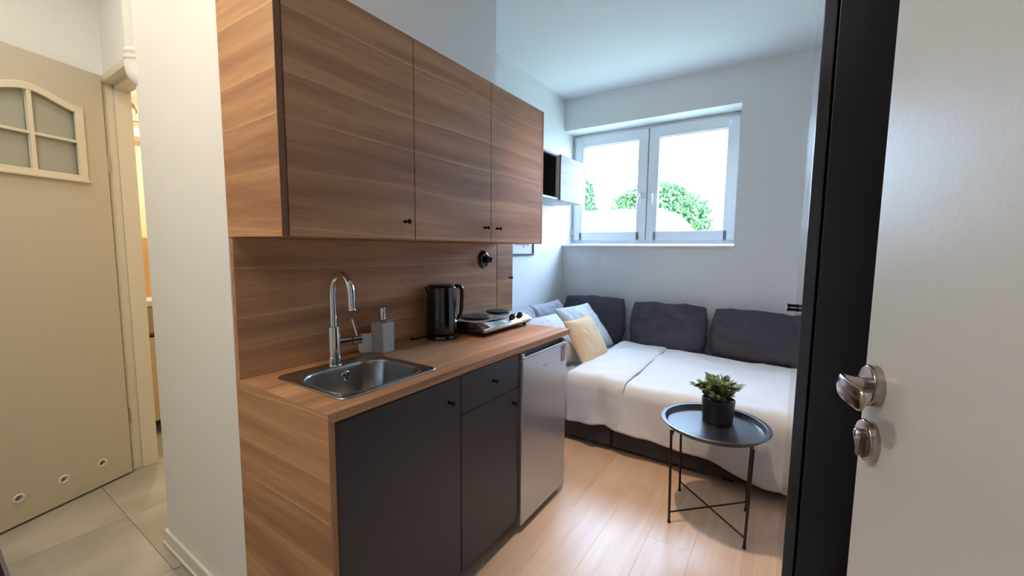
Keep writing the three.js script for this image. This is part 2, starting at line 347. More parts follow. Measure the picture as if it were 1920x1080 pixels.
{
  const hx = 0.275, hz = -0.275;                          // worktop with a cut-out under the sink
  const s = new THREE.Shape(); s.moveTo(0.001, 0.0); s.lineTo(D, 0.0); s.lineTo(D, 1.463); s.lineTo(0.001, 1.463); s.closePath();
  s.holes.push(roundRect(0.135, 0.44, 0.1, 0.455, 0.06));
  const g = new THREE.ExtrudeGeometry(s, { depth: 0.028, bevelEnabled: false, curveSegments: 10 });
  g.rotateX(-Math.PI / 2); g.translate(0, H - 0.028, 0);   // (x, y) -> (x, -z)
  single('worktop', 'oak-look wooden kitchen worktop running along the wall', 'worktop', uvm(clean(g), 'z'), M.wood);
}
{
  const t = thing('base_cabinet', 'anthracite sink cabinet with one wide door and a wooden end panel', 'cabinet', [0, 0, -0.28], 0, 'anthracite base cabinets');
  wpart(t, 'carcass', [bx(0.02, 0.498, 0.085, 0.103, -0.54, -0.022), bx(0.02, 0.498, 0.085, 0.872, -0.54, -0.523), bx(0.02, 0.498, 0.085, 0.872, -0.038, -0.022)], M.anth);
  wpart(t, 'end_panel', bx(0.001, D, 0, H - 0.028, -0.02, 0, 0.0015, 'x'), M.wood, 'pale wooden end panel facing the hallway');
  const d = wpart(t, 'door', bx(0.5, 0.518, 0.078, 0.872, -0.539, -0.023, 0.0015), M.anth);
  wpart(d, 'knob', knob(V(0.518, 0.79, -0.475), V(1, 0, 0)), M.knob);
  const u = thing('base_cabinet', 'anthracite cabinet with a drawer above a door, beside the fridge', 'cabinet', [0, 0, -0.745], 0, 'anthracite base cabinets');
  wpart(u, 'carcass', [bx(0.02, 0.498, 0.085, 0.103, -0.948, -0.543), bx(0.02, 0.498, 0.085, 0.872, -0.948, -0.93), bx(0.02, 0.498, 0.085, 0.872, -0.56, -0.543), bx(0.02, 0.49, 0.69, 0.71, -0.93, -0.56)], M.anth);
  const dr = wpart(u, 'drawer', bx(0.5, 0.518, 0.7185, 0.872, -0.948, -0.543, 0.0015), M.anth);
  wpart(dr, 'knob', knob(V(0.518, 0.8, -0.745), V(1, 0, 0)), M.knob);
  const d2 = wpart(u, 'door', bx(0.5, 0.518, 0.078, 0.7145, -0.948, -0.543, 0.0015), M.anth);
  wpart(d2, 'knob', knob(V(0.518, 0.657, -0.893), V(1, 0, 0)), M.knob);
  single('plinth', 'anthracite recessed plinth under the base cabinets', 'plinth', bx(0.44, 0.456, 0, 0.084, -0.948, -0.021, 0.001), M.anth);
}
{ // fridge
  const t = thing('fridge', 'small silver under-counter fridge at the end of the kitchen', 'fridge', [0.3, 0, -1.18]);
  const a = -0.955, b = -1.408;
  wpart(t, 'body', bx(0.03, 0.475, 0.03, 0.866, b, a, 0.006), M.fridge);
  for (const x of [0.43, 0.07]) for (const z of [a - 0.04, b + 0.04]) wpart(t, 'foot', rod(V(x, 0, z), V(x, 0.032, z), 0.015), M.dark);
  const d = wpart(t, 'door', bx(0.479, 0.532, 0.034, 0.842, b, a, 0.006), M.fridge);
  wpart(d, 'handle_recess', [bx(0.482, 0.5, 0.842, 0.868, b + 0.004, a - 0.004, 0.002)], S({ color: '#63676a', roughness: 0.5 }), 'grey plastic grip along the top of the door');
  wpart(d, 'grip', [bx(0.5, 0.53, 0.842, 0.866, a - 0.022, a, 0.004), bx(0.5, 0.53, 0.842, 0.866, b, b + 0.022, 0.004), bx(0.524, 0.531, 0.841, 0.85, b + 0.02, a - 0.02, 0.002)], M.fridge);
  wpart(d, 'energy_label', bx(0.532, 0.5326, 0.747, 0.84, -1.39, -1.335, 0), S({ color: '#a99fa6', roughness: 0.6 }), 'mauve grey energy sticker');
  const lm = [], lg = S({ color: '#6f6872', roughness: 0.6 });
  for (const [y, z, l] of [[0.826, -1.345, 0.03], [0.826, -1.378, 0.008], [0.816, -1.345, 0.012], [0.816, -1.362, 0.018]]) lm.push(bx(0.5326, 0.533, y, y + 0.005, z - l, z, 0));
  wpart(d, 'label_print', lm, lg);
  const lo = []; for (let k = 0; k < 5; k++) lo.push(bx(0.532, 0.5331, 0.768, 0.768 + (k === 0 ? 0.013 : 0.009), -1.148 - k * 0.0115 - 0.008, -1.148 - k * 0.0115, 0.0003));
  wpart(d, 'badge', lo, S({ color: '#e8ebef', roughness: 0.3 }), 'small raised pale badge');
}
{ // sink
  const t = thing('sink', 'stainless steel inset sink with a rounded bowl in the worktop', 'sink', [0.28, H, -0.277]);
  const L = (s, y) => s.map(([x, z]) => V(x, y, z));
  const ring = (x0, x1, z0, z1, r, n = 12) => { const o = []; for (const [cx, cz, a0] of [[x1 - r, z1 - r, 0], [x0 + r, z1 - r, 1], [x0 + r, z0 + r, 2], [x1 - r, z0 + r, 3]]) for (let k = 0; k <= n; k++) { const a = (a0 + k / n) * Math.PI / 2; o.push([cx + r * Math.cos(a), cz + r * Math.sin(a)]); } return o; };
  const loft = (rings) => { const n = rings[0].length, pos = [], idx = []; rings.forEach((R) => R.forEach((p) => pos.push(p.x, p.y, p.z))); for (let j = 0; j < rings.length - 1; j++) for (let i = 0; i < n; i++) { const a = j * n + i, b = j * n + (i + 1) % n; idx.push(a, a + n, b, b, a + n, b + n); } const g = new THREE.BufferGeometry(); g.setAttribute('position', new THREE.Float32BufferAttribute(pos, 3)); g.setIndex(idx); g.computeVertexNormals(); g.setAttribute('uv', new THREE.Float32BufferAttribute(new Float32Array(pos.length / 3 * 2), 2)); return g; };
  const ox = 0.28, oz = -0.277, R = (x0, x1, z0, z1, r, y) => L(ring(x0 - ox, x1 - ox, z0 - oz, z1 - oz, r), y);
  part(t, 'rim', loft([R(0.09, 0.468, -0.474, -0.08, 0.028, 0.0005), R(0.09, 0.468, -0.474, -0.08, 0.028, 0.004), R(0.094, 0.464, -0.47, -0.084, 0.026, 0.006), R(0.099, 0.459, -0.465, -0.089, 0.024, 0.0055), R(0.104, 0.454, -0.46, -0.094, 0.022, 0.0025), R(0.15, 0.448, -0.452, -0.102, 0.085, 0.0022)]), M.sink);
  part(t, 'bowl', loft([R(0.15, 0.448, -0.452, -0.102, 0.085, 0.0022), R(0.152, 0.446, -0.45, -0.104, 0.084, 0.004), R(0.156, 0.442, -0.446, -0.108, 0.082, 0.0025), R(0.16, 0.439, -0.442, -0.112, 0.08, -0.006), R(0.168, 0.432, -0.434, -0.12, 0.075, -0.1), R(0.175, 0.425, -0.427, -0.127, 0.07, -0.128), R(0.195, 0.405, -0.407, -0.147, 0.055, -0.142), R(0.24, 0.36, -0.32, -0.234, 0.04, -0.145), R(0.285, 0.315, -0.29, -0.264, 0.01, -0.146)]), M.sink);
  const ov = part(t, 'overflow', aim(lathe([[0, 0.002], [0.016, 0.002], [0.019, 0], [0.019, -0.002]], 24), V(1, 0.08, 0), V(0.1665 - ox, -0.034, -0.298 - oz)), M.chrome);
  part(ov, 'slot', [0, 1, 2].map((k) => { const a = k * 2.094 + 0.5; return aim(cyl(0.0055, 0.0055, 0.001, 12), V(1, 0.08, 0), V(0.1688 - ox, -0.034 + Math.sin(a) * 0.009, -0.298 - oz + Math.cos(a) * 0.009)); }), M.dark);
  part(t, 'drain', lathe([[0, 0.001], [0.03, 0.001], [0.036, 0]], 24).translate(0.3 - ox, -0.1445, -0.277 - oz), M.chrome);
}
{ // tap
  const t = thing('kitchen_tap', 'tall chrome swan-neck tap behind the sink bowl', 'tap', [0.128, H + 0.003, -0.278]);
  part(t, 'base', lathe([[0, 0], [0.026, 0], [0.026, 0.004], [0.022, 0.008], [0.0215, 0.145], [0.0195, 0.148], [0, 0.148]], 28), M.chrome);
  const pts = [V(0, 0.14, 0), V(0, 0.2, 0), V(0, 0.265, 0)]; for (let k = 1; k <= 10; k++) { const a = Math.PI - k / 10 * Math.PI * 0.94; pts.push(V(0.056 + 0.056 * Math.cos(a), 0.27 + 0.072 * Math.sin(a), 0)); } pts.push(V(0.114, 0.222, 0));
  part(t, 'spout', [tube(pts, 0.0135, 64, 18), aim(lathe([[0.009, -0.002], [0.0138, -0.002], [0.0138, 0.004]], 20), V(0.06, -1, 0), V(0.114, 0.222, 0))], M.chrome);
  part(t, 'valve', [rod(V(0, 0.085, -0.015), V(0.012, 0.085, -0.062), 0.0175, 20)], M.chrome);
  part(t, 'joint', rod(V(0.012, 0.085, -0.06), V(0.0135, 0.085, -0.066), 0.0165, 20), M.dark);
  const h = part(t, 'handle', rod(V(0.0135, 0.085, -0.066), V(0.022, 0.085, -0.1), 0.0175, 20), M.chrome);
  part(h, 'lever', rod(V(0.019, 0.098, -0.086), V(0.004, 0.165, -0.075), 0.0035, 10), M.chrome);
}
{ // soap dispenser and sponge holder
  const t = thing('soap_dispenser', 'square frosted soap dispenser with a chrome pump beside the sink', 'soap dispenser', [0.092, H, -0.53]);
  t.rotation.y = 0.12;
  part(t, 'bottle', bx(-0.034, 0.034, 0, 0.128, -0.034, 0.034, 0.004), M.frosted);
  part(t, 'pump', [lathe([[0, 0.128], [0.0155, 0.128], [0.0155, 0.143], [0.013, 0.145], [0.013, 0.148], [0.0148, 0.15], [0.0148, 0.188], [0.012, 0.19], [0, 0.19]], 24), rod(V(0, 0.181, 0), V(0.02, 0.181, 0.012), 0.005)], M.chrome);
  const s = thing('sponge_holder', 'rounded white plastic sponge holder behind the soap dispenser', 'holder', [0.045, H, -0.492]);
  const sh = roundRect(-0.033, 0.033, 0, 0.075, 0.014), hole = roundRect(-0.028, 0.028, 0.006, 0.069, 0.011);
  const e = new THREE.ExtrudeGeometry(sh, { depth: 0.024, bevelEnabled: true, bevelSize: 0.002, bevelThickness: 0.002, bevelSegments: 2, curveSegments: 8 }); e.rotateY(Math.PI / 2 - 0.5); e.translate(-0.012, 0.002, 0);
  part(s, 'shell', clean(e), M.whiteP);
}
{ // kettle
  const t = thing('kettle', 'glossy black cordless kettle on the worktop', 'kettle', [0.1, H, -0.882]);
  part(t, 'power_base', lathe([[0, 0], [0.079, 0], [0.08, 0.004], [0.078, 0.018], [0.07, 0.021], [0, 0.021]], 40), M.blackGloss);
  part(t, 'body', lathe([[0, 0.022], [0.076, 0.022], [0.0775, 0.03], [0.0765, 0.1], [0.0735, 0.2], [0.0715, 0.25], [0.068, 0.258], [0, 0.258]], 48), M.blackGloss);
  part(t, 'lid', lathe([[0, 0.266], [0.05, 0.266], [0.062, 0.263], [0.066, 0.258], [0, 0.257]], 40), M.blackMetal);
  const dir = V(0.45, 0, -0.9).normalize(), hp = [[0.06, 0.252], [0.085, 0.254], [0.104, 0.245], [0.11, 0.22], [0.108, 0.17], [0.104, 0.12], [0.094, 0.098], [0.072, 0.09]].map(([r, y]) => dir.clone().multiplyScalar(r).setY(y));
  part(t, 'handle', tube(hp, 0.0105, 48, 12), M.blackGloss);
  part(t, 'spout', lathe([[0, 0], [0.022, 0], [0.012, -0.035], [0, -0.036]], 16).translate(-dir.x * 0.062, 0.255, -dir.z * 0.062), M.blackGloss);
  part(t, 'cord', tube([V(-0.05, 0.008, 0.05), V(-0.06, 0.006, 0.085), V(-0.055, 0.006, 0.11), V(-0.065, 0.006, 0.14), V(-0.078, 0.01, 0.12)], 0.0034, 30, 8), M.blackMetal);
}
{ // hot plate
  const t = thing('hot_plate', 'two-burner electric hot plate with steel top and black knobs', 'hot plate', [0.15, H, -1.215]);
  t.rotation.y = 0.02;
  const s = new THREE.Shape(); s.moveTo(-0.118, 0.03); s.lineTo(0.128, 0.03); s.lineTo(0.133, 0.038); s.lineTo(0.128, 0.043); s.lineTo(0.078, 0.066); s.lineTo(0.07, 0.068); s.lineTo(-0.112, 0.068); s.lineTo(-0.118, 0.062); s.closePath();
  const e = new THREE.ExtrudeGeometry(s, { depth: 0.452, bevelEnabled: true, bevelSize: 0.004, bevelThickness: 0.008, bevelSegments: 2 }); e.translate(0, 0, -0.226);
  part(t, 'housing', toCreasedNormals(clean(e), 0.6), M.chrome);
  part(t, 'underside', bx(-0.115, 0.124, 0.016, 0.031, -0.222, 0.222, 0.004), M.dark);
  for (const [x, z] of [[-0.1, 0.2], [0.105, 0.2], [-0.1, -0.2], [0.105, -0.2]]) part(t, 'foot', cyl(0.008, 0.01, 0.018, 12).translate(x, 0.009, z), M.dark);
  for (const [x, z, r] of [[-0.02, 0.105, 0.082], [-0.028, -0.125, 0.07]]) { const b = part(t, 'burner', lathe([[0, 0.081], [r * 0.25, 0.081], [r * 0.27, 0.083], [r * 0.9, 0.083], [r, 0.08], [r, 0.076], [0, 0.075]], 40).translate(x, 0, z), M.plate); part(b, 'trim_ring', lathe([[r * 0.9, 0.076], [r + 0.008, 0.072], [r + 0.01, 0.068]], 40).translate(x, 0, z), M.chrome); }
  const nrm = V(0.42, 0.9, 0).normalize();
  for (const z of [-0.075, -0.155]) { const k = part(t, 'control_knob', aim(lathe([[0, 0.022], [0.012, 0.022], [0.0165, 0.017], [0.0185, 0]], 20), nrm, V(0.098, 0.056, z)), M.blackGloss); part(k, 'grip', aim(bx(-0.0045, 0.0045, 0.018, 0.03, -0.0165, 0.0165, 0.003), nrm, V(0.098, 0.056, z)), M.blackGloss); }
}
{ // wall socket with plug
  const t = thing('wall_socket', 'round black wall socket with a plug on the wooden backsplash', 'socket', [0.018, 1.283, -1.325]);
  part(t, 'cover', aim(lathe([[0, 0.018], [0.034, 0.018], [0.042, 0.013], [0.052, 0.006], [0.054, 0]], 36), V(1, 0, 0), V(0, 0, 0)), M.blackGloss);
  part(t, 'plug', [aim(lathe([[0, 0.035], [0.014, 0.035], [0.02, 0.03], [0.0215, 0.0]], 20), V(1, 0, -0.05), V(0.012, 0, 0)), rod(V(0.042, 0.004, 0), V(0.06, 0.006, -0.01), 0.011, 12, 0.008), rod(V(0.04, -0.004, 0), V(0.058, -0.012, -0.006), 0.008, 12, 0.006)], M.blackMetal);
}
{ // narrow tall cupboard past the wall block
  const t = thing('narrow_cupboard', 'narrow tall wooden cupboard past the end of the backsplash', 'cupboard', [-0.2, 0, -1.56]);
  wpart(t, 'carcass', bx(-0.4, -0.004, 0, 1.95, -1.641, -1.47, 0.002, 'x'), M.wood);
  const dg = bx(-0.002, 0.015, 0.02, 1.95, -1.643, -1.471, 0.0015), du = dg.attributes.uv; for (let i = 0; i < du.count; i++) du.setXY(i, du.getX(i) + 0.7, du.getY(i) + 0.41);
  const d = wpart(t, 'door', dg, M.wood);
  wpart(d, 'knob', knob(V(0.015, 1.162, -1.602), V(1, 0, 0)), M.knob);
}
{ // open wall shelf with a door
  const t = thing('wall_shelf', 'wall shelf box by the window with black niche and pale door', 'shelf', [XL, 1.775, -2.65]);
  const x0 = XL, x1 = -0.2, y0 = 1.778, y1 = 2.168, a = -2.1, b = -3.155, c = -2.675;
  wpart(t, 'carcass', [bx(x0, x1, y0, y0 + 0.018, b, a), bx(x0, x1, y1 - 0.018, y1, b, a), bx(x0, x1 - 0.001, y0, y1, a - 0.018, a), bx(x0, x1 - 0.001, y0, y1, b, b + 0.018), bx(x0, x1, y0, y1, c - 0.018, c)], S({ color: '#c9c6c6', roughness: 0.5 }));
  wpart(t, 'niche_lining', [bx(x0 + 0.001, x0 + 0.012, y0 + 0.018, y1 - 0.018, c, a - 0.018), bx(x0 + 0.012, x1 - 0.025, y1 - 0.02, y1 - 0.018, c, a - 0.018), bx(x0 + 0.012, x1 - 0.025, y0 + 0.018, y0 + 0.02, c, a - 0.018, 0), bx(x0 + 0.01, x1 - 0.025, y0 + 0.018, y1 - 0.018, c, c + 0.002, 0)], M.dark);
  wpart(t, 'door', bx(x1, x1 + 0.017, y0 - 0.002, y1, b, c - 0.014, 0.0015), M.pale, 'pale wooden door');
}
{ // framed print on the side wall
  const t = thing('framed_print', 'thin dark framed print with handwriting on the side wall', 'picture', [XL, 1.288, -2.56]);
  const y0 = 1.288, y1 = 1.7, a = -2.36, b = -2.77, q = 0.016;
  wpart(t, 'frame', [bx(XL, XL + 0.02, y0, y0 + q, b, a), bx(XL, XL + 0.02, y1 - q, y1, b, a), bx(XL, XL + 0.02, y0, y1, b, b + q), bx(XL, XL + 0.02, y0, y1, a - q, a)], S({ color: '#4a5058', roughness: 0.5 }));
  const p = wpart(t, 'paper', bx(XL + 0.002, XL + 0.008, y0 + q, y1 - q, b + q, a - q, 0), S({ color: '#e4e6ea', roughness: 0.8 }));
  const ink = []; for (let k = 0; k < 9; k++) { const z = -2.45 - k * 0.028, h = [0.008, 0.012, 0.006, 0.014, 0.01, 0.03, 0.012, 0.008, 0.013][k]; ink.push(tube([V(XL + 0.0085, 1.395, z), V(XL + 0.0085, 1.39 - h * 1.4, z - 0.007), V(XL + 0.0085, 1.39 - h * 0.5, z - 0.015), V(XL + 0.0085, 1.4, z - 0.022)], 0.002, 8, 5)); }
  wpart(p, 'handwriting', ink, S({ color: '#5b6068', roughness: 0.8 }));
}

// ------------------------------------------------------------------ bed
const hemY = (x) => 0.165 - 0.012 * Math.sin(x * 9) - 0.085 * smooth(0.9, 1.6, x) + 0.012 * fbm(x * 5, 2, 88);
{
  const t = thing('sofa_bed', 'dark grey upholstered sofa bed under the window', 'bed', [0.75, 0, -2.67]);
  wpart(t, 'base', [bx(XL + 0.015, 0.6, 0.035, 0.3, -3.37, -1.965, 0.02), bx(0.604, 2.08, 0.035, 0.3, -3.37, -1.965, 0.02)], M.base);
  wpart(t, 'mattress', bx(XL + 0.015, 2.08, 0.295, 0.425, -3.37, -1.975, 0.03), M.linen, 'white sheeted mattress');
  for (const x of [XL + 0.1, 0.6, 1.3, 2.0]) for (const z of [-2.05, -3.3]) wpart(t, 'foot', bx(x - 0.03, x + 0.03, 0, 0.04, z - 0.03, z + 0.03, 0.004), M.dark);
}
{
  const t = thing('duvet', 'white duvet spread over the bed with its end folded back', 'duvet', [1.1, 0.44, -2.5]);
  const sheet = (x0, x1, lift, s, back) => (u, v) => {
    const x = lerp(x0, x1, u), r = 0.05, zf = -1.945 + 0.012 * fbm(x * 2.2, 1, 61), top = 0.455 + lift, zb = back, hem = hemY(x) + 0.004 * lift;
    const l1 = (zf - r) - zb, l2 = r * Math.PI / 2, l3 = top - r - hem, q = v * (l1 + l2 + l3);
    let y, z, ny = 0, nz2 = 0, drop = 0;
    if (q < l1) { z = zb + q; y = top; ny = 1; } else if (q < l1 + l2) { const a = (q - l1) / r; z = zf - r + r * Math.sin(a); y = top - r + r * Math.cos(a); ny = Math.cos(a); nz2 = Math.sin(a); drop = Math.sin(a) * 0.5; } else { z = zf; y = top - r - (q - l1 - l2); nz2 = 1; drop = smooth(0, 0.2, q - l1 - l2) * 0.5 + 0.5; }
    let w = 0.014 * fbm(x * 3.2 + z * 1.2, z * 3.4, s) + 0.009 * (1 - Math.abs(nz(x * 7 + z * 3, z * 5 - x * 2, s + 4))) + 0.006 * Math.sin(x * 3 + z * 2.0);
    w += drop * (0.014 * Math.sin(x * 17 + 2 * nz(x * 3, 1, s) + y * 6) + 0.014 * fbm(x * 6, y * 4, s + 6));
    const edge = Math.min(u * (x1 - x0), (1 - u) * (x1 - x0), (v) * 1.5); w -= 0.016 * Math.exp(-edge / 0.022);
    return V(x, y + ny * w, z + nz2 * w);
  };
  const body = shell(sheet(0.655, 2.03, 0.0, 31, -3.1), 150, 120, 0.026), fold = shell(sheet(0.285, 0.672, 0.02, 41, -3.1), 60, 120, 0.026);
  wpart(t, 'cover', body, M.linen);
  wpart(t, 'folded_end', fold, M.linen);
}
// dark back cushions along the window wall
{
  const dims = [[-0.075, 0.655, 0.47, 3, 'dark grey back cushion in the corner under the window, behind the pillows'], [0.635, 0.67, 0.455, 14, 'dark grey back cushion between two others under the window'], [1.335, 0.68, 0.445, 27, 'dark grey back cushion beside the wardrobe end of the bed']];
  dims.forEach(([x, w, h, s, lab], i) => {
    const m = single('back_cushion', lab, 'cushion', cushion(w, h, 0.22, { a: 4.2, b: 0.5, pinch: 0, round: 0.16, wr: 0.03, s, sag: 0.3, n: 60 }), M.grey, 'dark grey back cushions on the bed');
    place(m, V(x, 0.425 + h * 0.5, -3.24), V(1, [0.0, -0.01, -0.025][i], 0.0), V(0, 1, -0.1));
  });
  const lz = [[-2.82, 0.56, 0.42, 35, 'grey back cushion slumped on the side wall next to the corner'], [-2.25, 0.56, 0.42, 46, 'grey back cushion on the side wall beyond the worktop']];
  lz.forEach(([z, w, h, s, lab], i) => {
    const m = single('back_cushion', lab, 'cushion', cushion(w, h, 0.22, { a: 5, b: 0.45, pinch: 0.03, wr: 0.03, s, sag: 0.3, n: 48 }), M.lightGrey, 'grey cushions on the side wall');
    place(m, V(-0.37, 0.425 + h * 0.5, z), V(0, 0, -1), V(-0.16, 1, 0));
  });
}
{
  const p = (lab, w, h, t, o, at, ex, ey, mat, name = 'bed_pillow', grp) => place(single(name, lab, name === 'bed_pillow' ? 'pillow' : 'cushion', cushion(w, h, t, o), mat, grp), at, ex, ey);
  p('plump white bed pillow lying nearest the worktop corner', 0.58, 0.44, 0.17, { s: 3, wr: 0.02, pinch: 0.05 }, V(-0.02, 0.63, -2.21), V(0.15, 0.0, -1), V(-0.62, 0.75, 0), M.linen, 'bed_pillow', 'white bed pillows');
  p('white bed pillow leaning right behind the pale yellow cushion', 0.56, 0.46, 0.15, { s: 8, wr: 0.02, pinch: 0.06 }, V(0.05, 0.66, -2.76), V(0.12, 0, -1), V(-0.62, 0.78, 0), M.linen, 'bed_pillow', 'white bed pillows');
  p('pale yellow square cushion leaning on the white pillows', 0.4, 0.4, 0.13, { s: 12, wr: 0.012, pinch: 0.08 }, V(0.215, 0.625, -2.43), V(0.1, 0.03, -1), V(-0.5, 0.86, 0), M.yellow, 'throw_cushion');
}

// ------------------------------------------------------------------ side table and plant
const TX = 1.252, TZ = -1.61, TH = 0.475;
{
  const t = thing('side_table', 'round black metal tray side table on thin legs', 'table', [TX, 0, TZ]);
  part(t, 'tray', lathe([[0, TH], [0.213, TH], [0.219, TH + 0.002], [0.226, TH + 0.024], [0.229, TH + 0.026], [0.247, TH + 0.026], [0.25, TH + 0.024], [0.25, TH + 0.021], [0.231, TH + 0.02], [0.223, TH - 0.003], [0.215, TH - 0.006], [0, TH - 0.006]], 96), M.tray);
  const F = [[-0.155, 0.17], [-0.17, -0.145], [0.172, 0.164], [0.155, -0.15]];
  for (const [x, z] of F) part(t, 'leg', [rod(V(x * 1.0, 0, z * 1.0), V(x * 1.06, TH - 0.002, z * 1.0), 0.0062, 12), cyl(0.0085, 0.0075, 0.012, 12).translate(x, 0.006, z)], M.blackMetal);
  const at = (i, y) => V(F[i][0], y, F[i][1]);
  part(t, 'brace', rod(at(0, 0.055), at(3, 0.05), 0.0042), M.blackMetal);
  part(t, 'brace', rod(at(1, 0.055), at(2, 0.05), 0.0042), M.blackMetal);
  part(t, 'rail', rod(V(F[0][0] * 1.05, TH - 0.03, F[0][1]), V(F[1][0] * 1.05, TH - 0.03, F[1][1]), 0.0045), M.blackMetal);
  part(t, 'rail', rod(V(F[2][0] * 1.05, TH - 0.03, F[2][1]), V(F[3][0] * 1.05, TH - 0.03, F[3][1]), 0.0045), M.blackMetal);
}
{
  const t = thing('potted_plant', 'small leafy green plant in a ribbed black pot', 'plant', [1.258, TH, -1.688]);
  const prof = [[0, 0], [0.066, 0], [0.069, 0.004]]; for (let k = 0; k <= 16; k++) { prof.push([0.0695 + 0.006 * k / 16, 0.006 + k * 0.0066]); prof.push([0.0718 + 0.006 * k / 16, 0.0093 + k * 0.0066]); } prof.push([0.077, 0.119], [0.074, 0.12], [0.071, 0.115], [0.07, 0.1], [0, 0.1]);
  part(t, 'pot', lathe(prof, 56), S({ color: '#38383d', roughness: 0.38, metalness: 0.35 }));
  part(t, 'soil', lathe([[0, 0.108], [0.04, 0.107], [0.071, 0.103]], 24), S({ color: '#2f251c', roughness: 1 }));
  const leafG = gridGeo((u, v) => { const w = Math.sin(Math.PI * Math.pow(v, 0.8)) * 0.36, x = (u * 2 - 1) * w * 1.12; return V(x, v, 0.25 * x * x * 3 - 0.22 * v * v); }, 4, 6);
  const gm = ['#6f7f40', '#566838', '#8b9450', '#4a5c36', '#82704a', '#687d48'].map((c) => P({ color: c, roughness: 0.5, transmission: 0.12, thickness: 0 }));
  const sg = S({ color: '#4f4a2c', roughness: 0.8 });
  for (let s = 0; s < 21; s++) {
    const a = s * 2.399 + rr(-0.2, 0.2), q = Math.sqrt((s + 0.5) / 21), out = q * rr(0.062, 0.088), hgt = rr(0.075, 0.105) * (1.22 - q * 0.55);
    const b0 = V(Math.cos(a) * q * 0.05, 0.1, Math.sin(a) * q * 0.05), b2 = V(Math.cos(a) * (q * 0.05 + out * 0.8), 0.108 + hgt, Math.sin(a) * (q * 0.05 + out * 0.8)), b1 = b0.clone().lerp(b2, 0.5).add(V(0, 0.018, 0));
    const cv = new THREE.CatmullRomCurve3([b0, b1, b2]);
    const st = part(t, 'stem', clean(new THREE.TubeGeometry(cv, 8, 0.0014, 5)), sg);
    const n = 10;
    for (let k = 0; k < n; k++) {
      const f = 0.22 + 0.78 * k / (n - 1), pnt = cv.getPoint(f), tg = cv.getTangent(f), az = k * 2.1 + s;
      const dir = V(Math.cos(az), 0.35 + 0.2 * rnd(), Math.sin(az)).lerp(tg, k === n - 1 ? 0.9 : 0.42).normalize();
      const m = new THREE.Mesh(leafG, gm[Math.floor(rnd() * 6)]); m.name = 'leaf'; m.castShadow = m.receiveShadow = true;
      const up = Math.abs(dir.y) > 0.95 ? V(1, 0, 0) : V(0, 1, 0), x = dir.clone().cross(up).normalize(), z = x.clone().cross(dir);
      m.quaternion.setFromRotationMatrix(new THREE.Matrix4().makeBasis(x, dir, z)); m.position.copy(pnt); m.scale.setScalar(rr(0.032, 0.045)); st.add(m);
    }
  }
}

// ------------------------------------------------------------------ wardrobe and entrance door on the right
{
  const t = thing('wardrobe', 'tall anthracite wardrobe with two doors and small black knobs', 'wardrobe', [1.536, 0, -0.3], -0.007);
  const d = 0.54, w = 0.8, h = 2.45;
  part(t, 'carcass', [bx(0.021, d, 0.06, h, -0.018, 0), bx(0.021, d, 0.06, h, -w, -w + 0.018), bx(0.021, d, h - 0.018, h, -w + 0.018, -0.018), bx(0.021, d, 0.06, 0.078, -w + 0.018, -0.018), bx(d - 0.008, d, 0.06, h, -w + 0.018, -0.018)], M.ward);
  part(t, 'plinth', bx(0.05, d, 0, 0.06, -w, 0), M.ward);
  for (const [a, b, k] of [[-0.001, -w / 2 + 0.0015, -w / 2 + 0.045], [-w / 2 - 0.0015, -w + 0.001, -w / 2 - 0.045]]) {
    const dr = part(t, 'door', bx(0, 0.018, 0.064, h, b, a, 0.0015), M.wardDoor);
    part(dr, 'knob', aim(lathe([[0, 0], [0.005, 0], [0.0042, 0.003], [0.004, 0.015], [0.0052, 0.019], [0.0055, 0.022], [0, 0.023]], 16), V(-1, 0, 0), V(0, 1.2, k)), M.knob);
  }
}
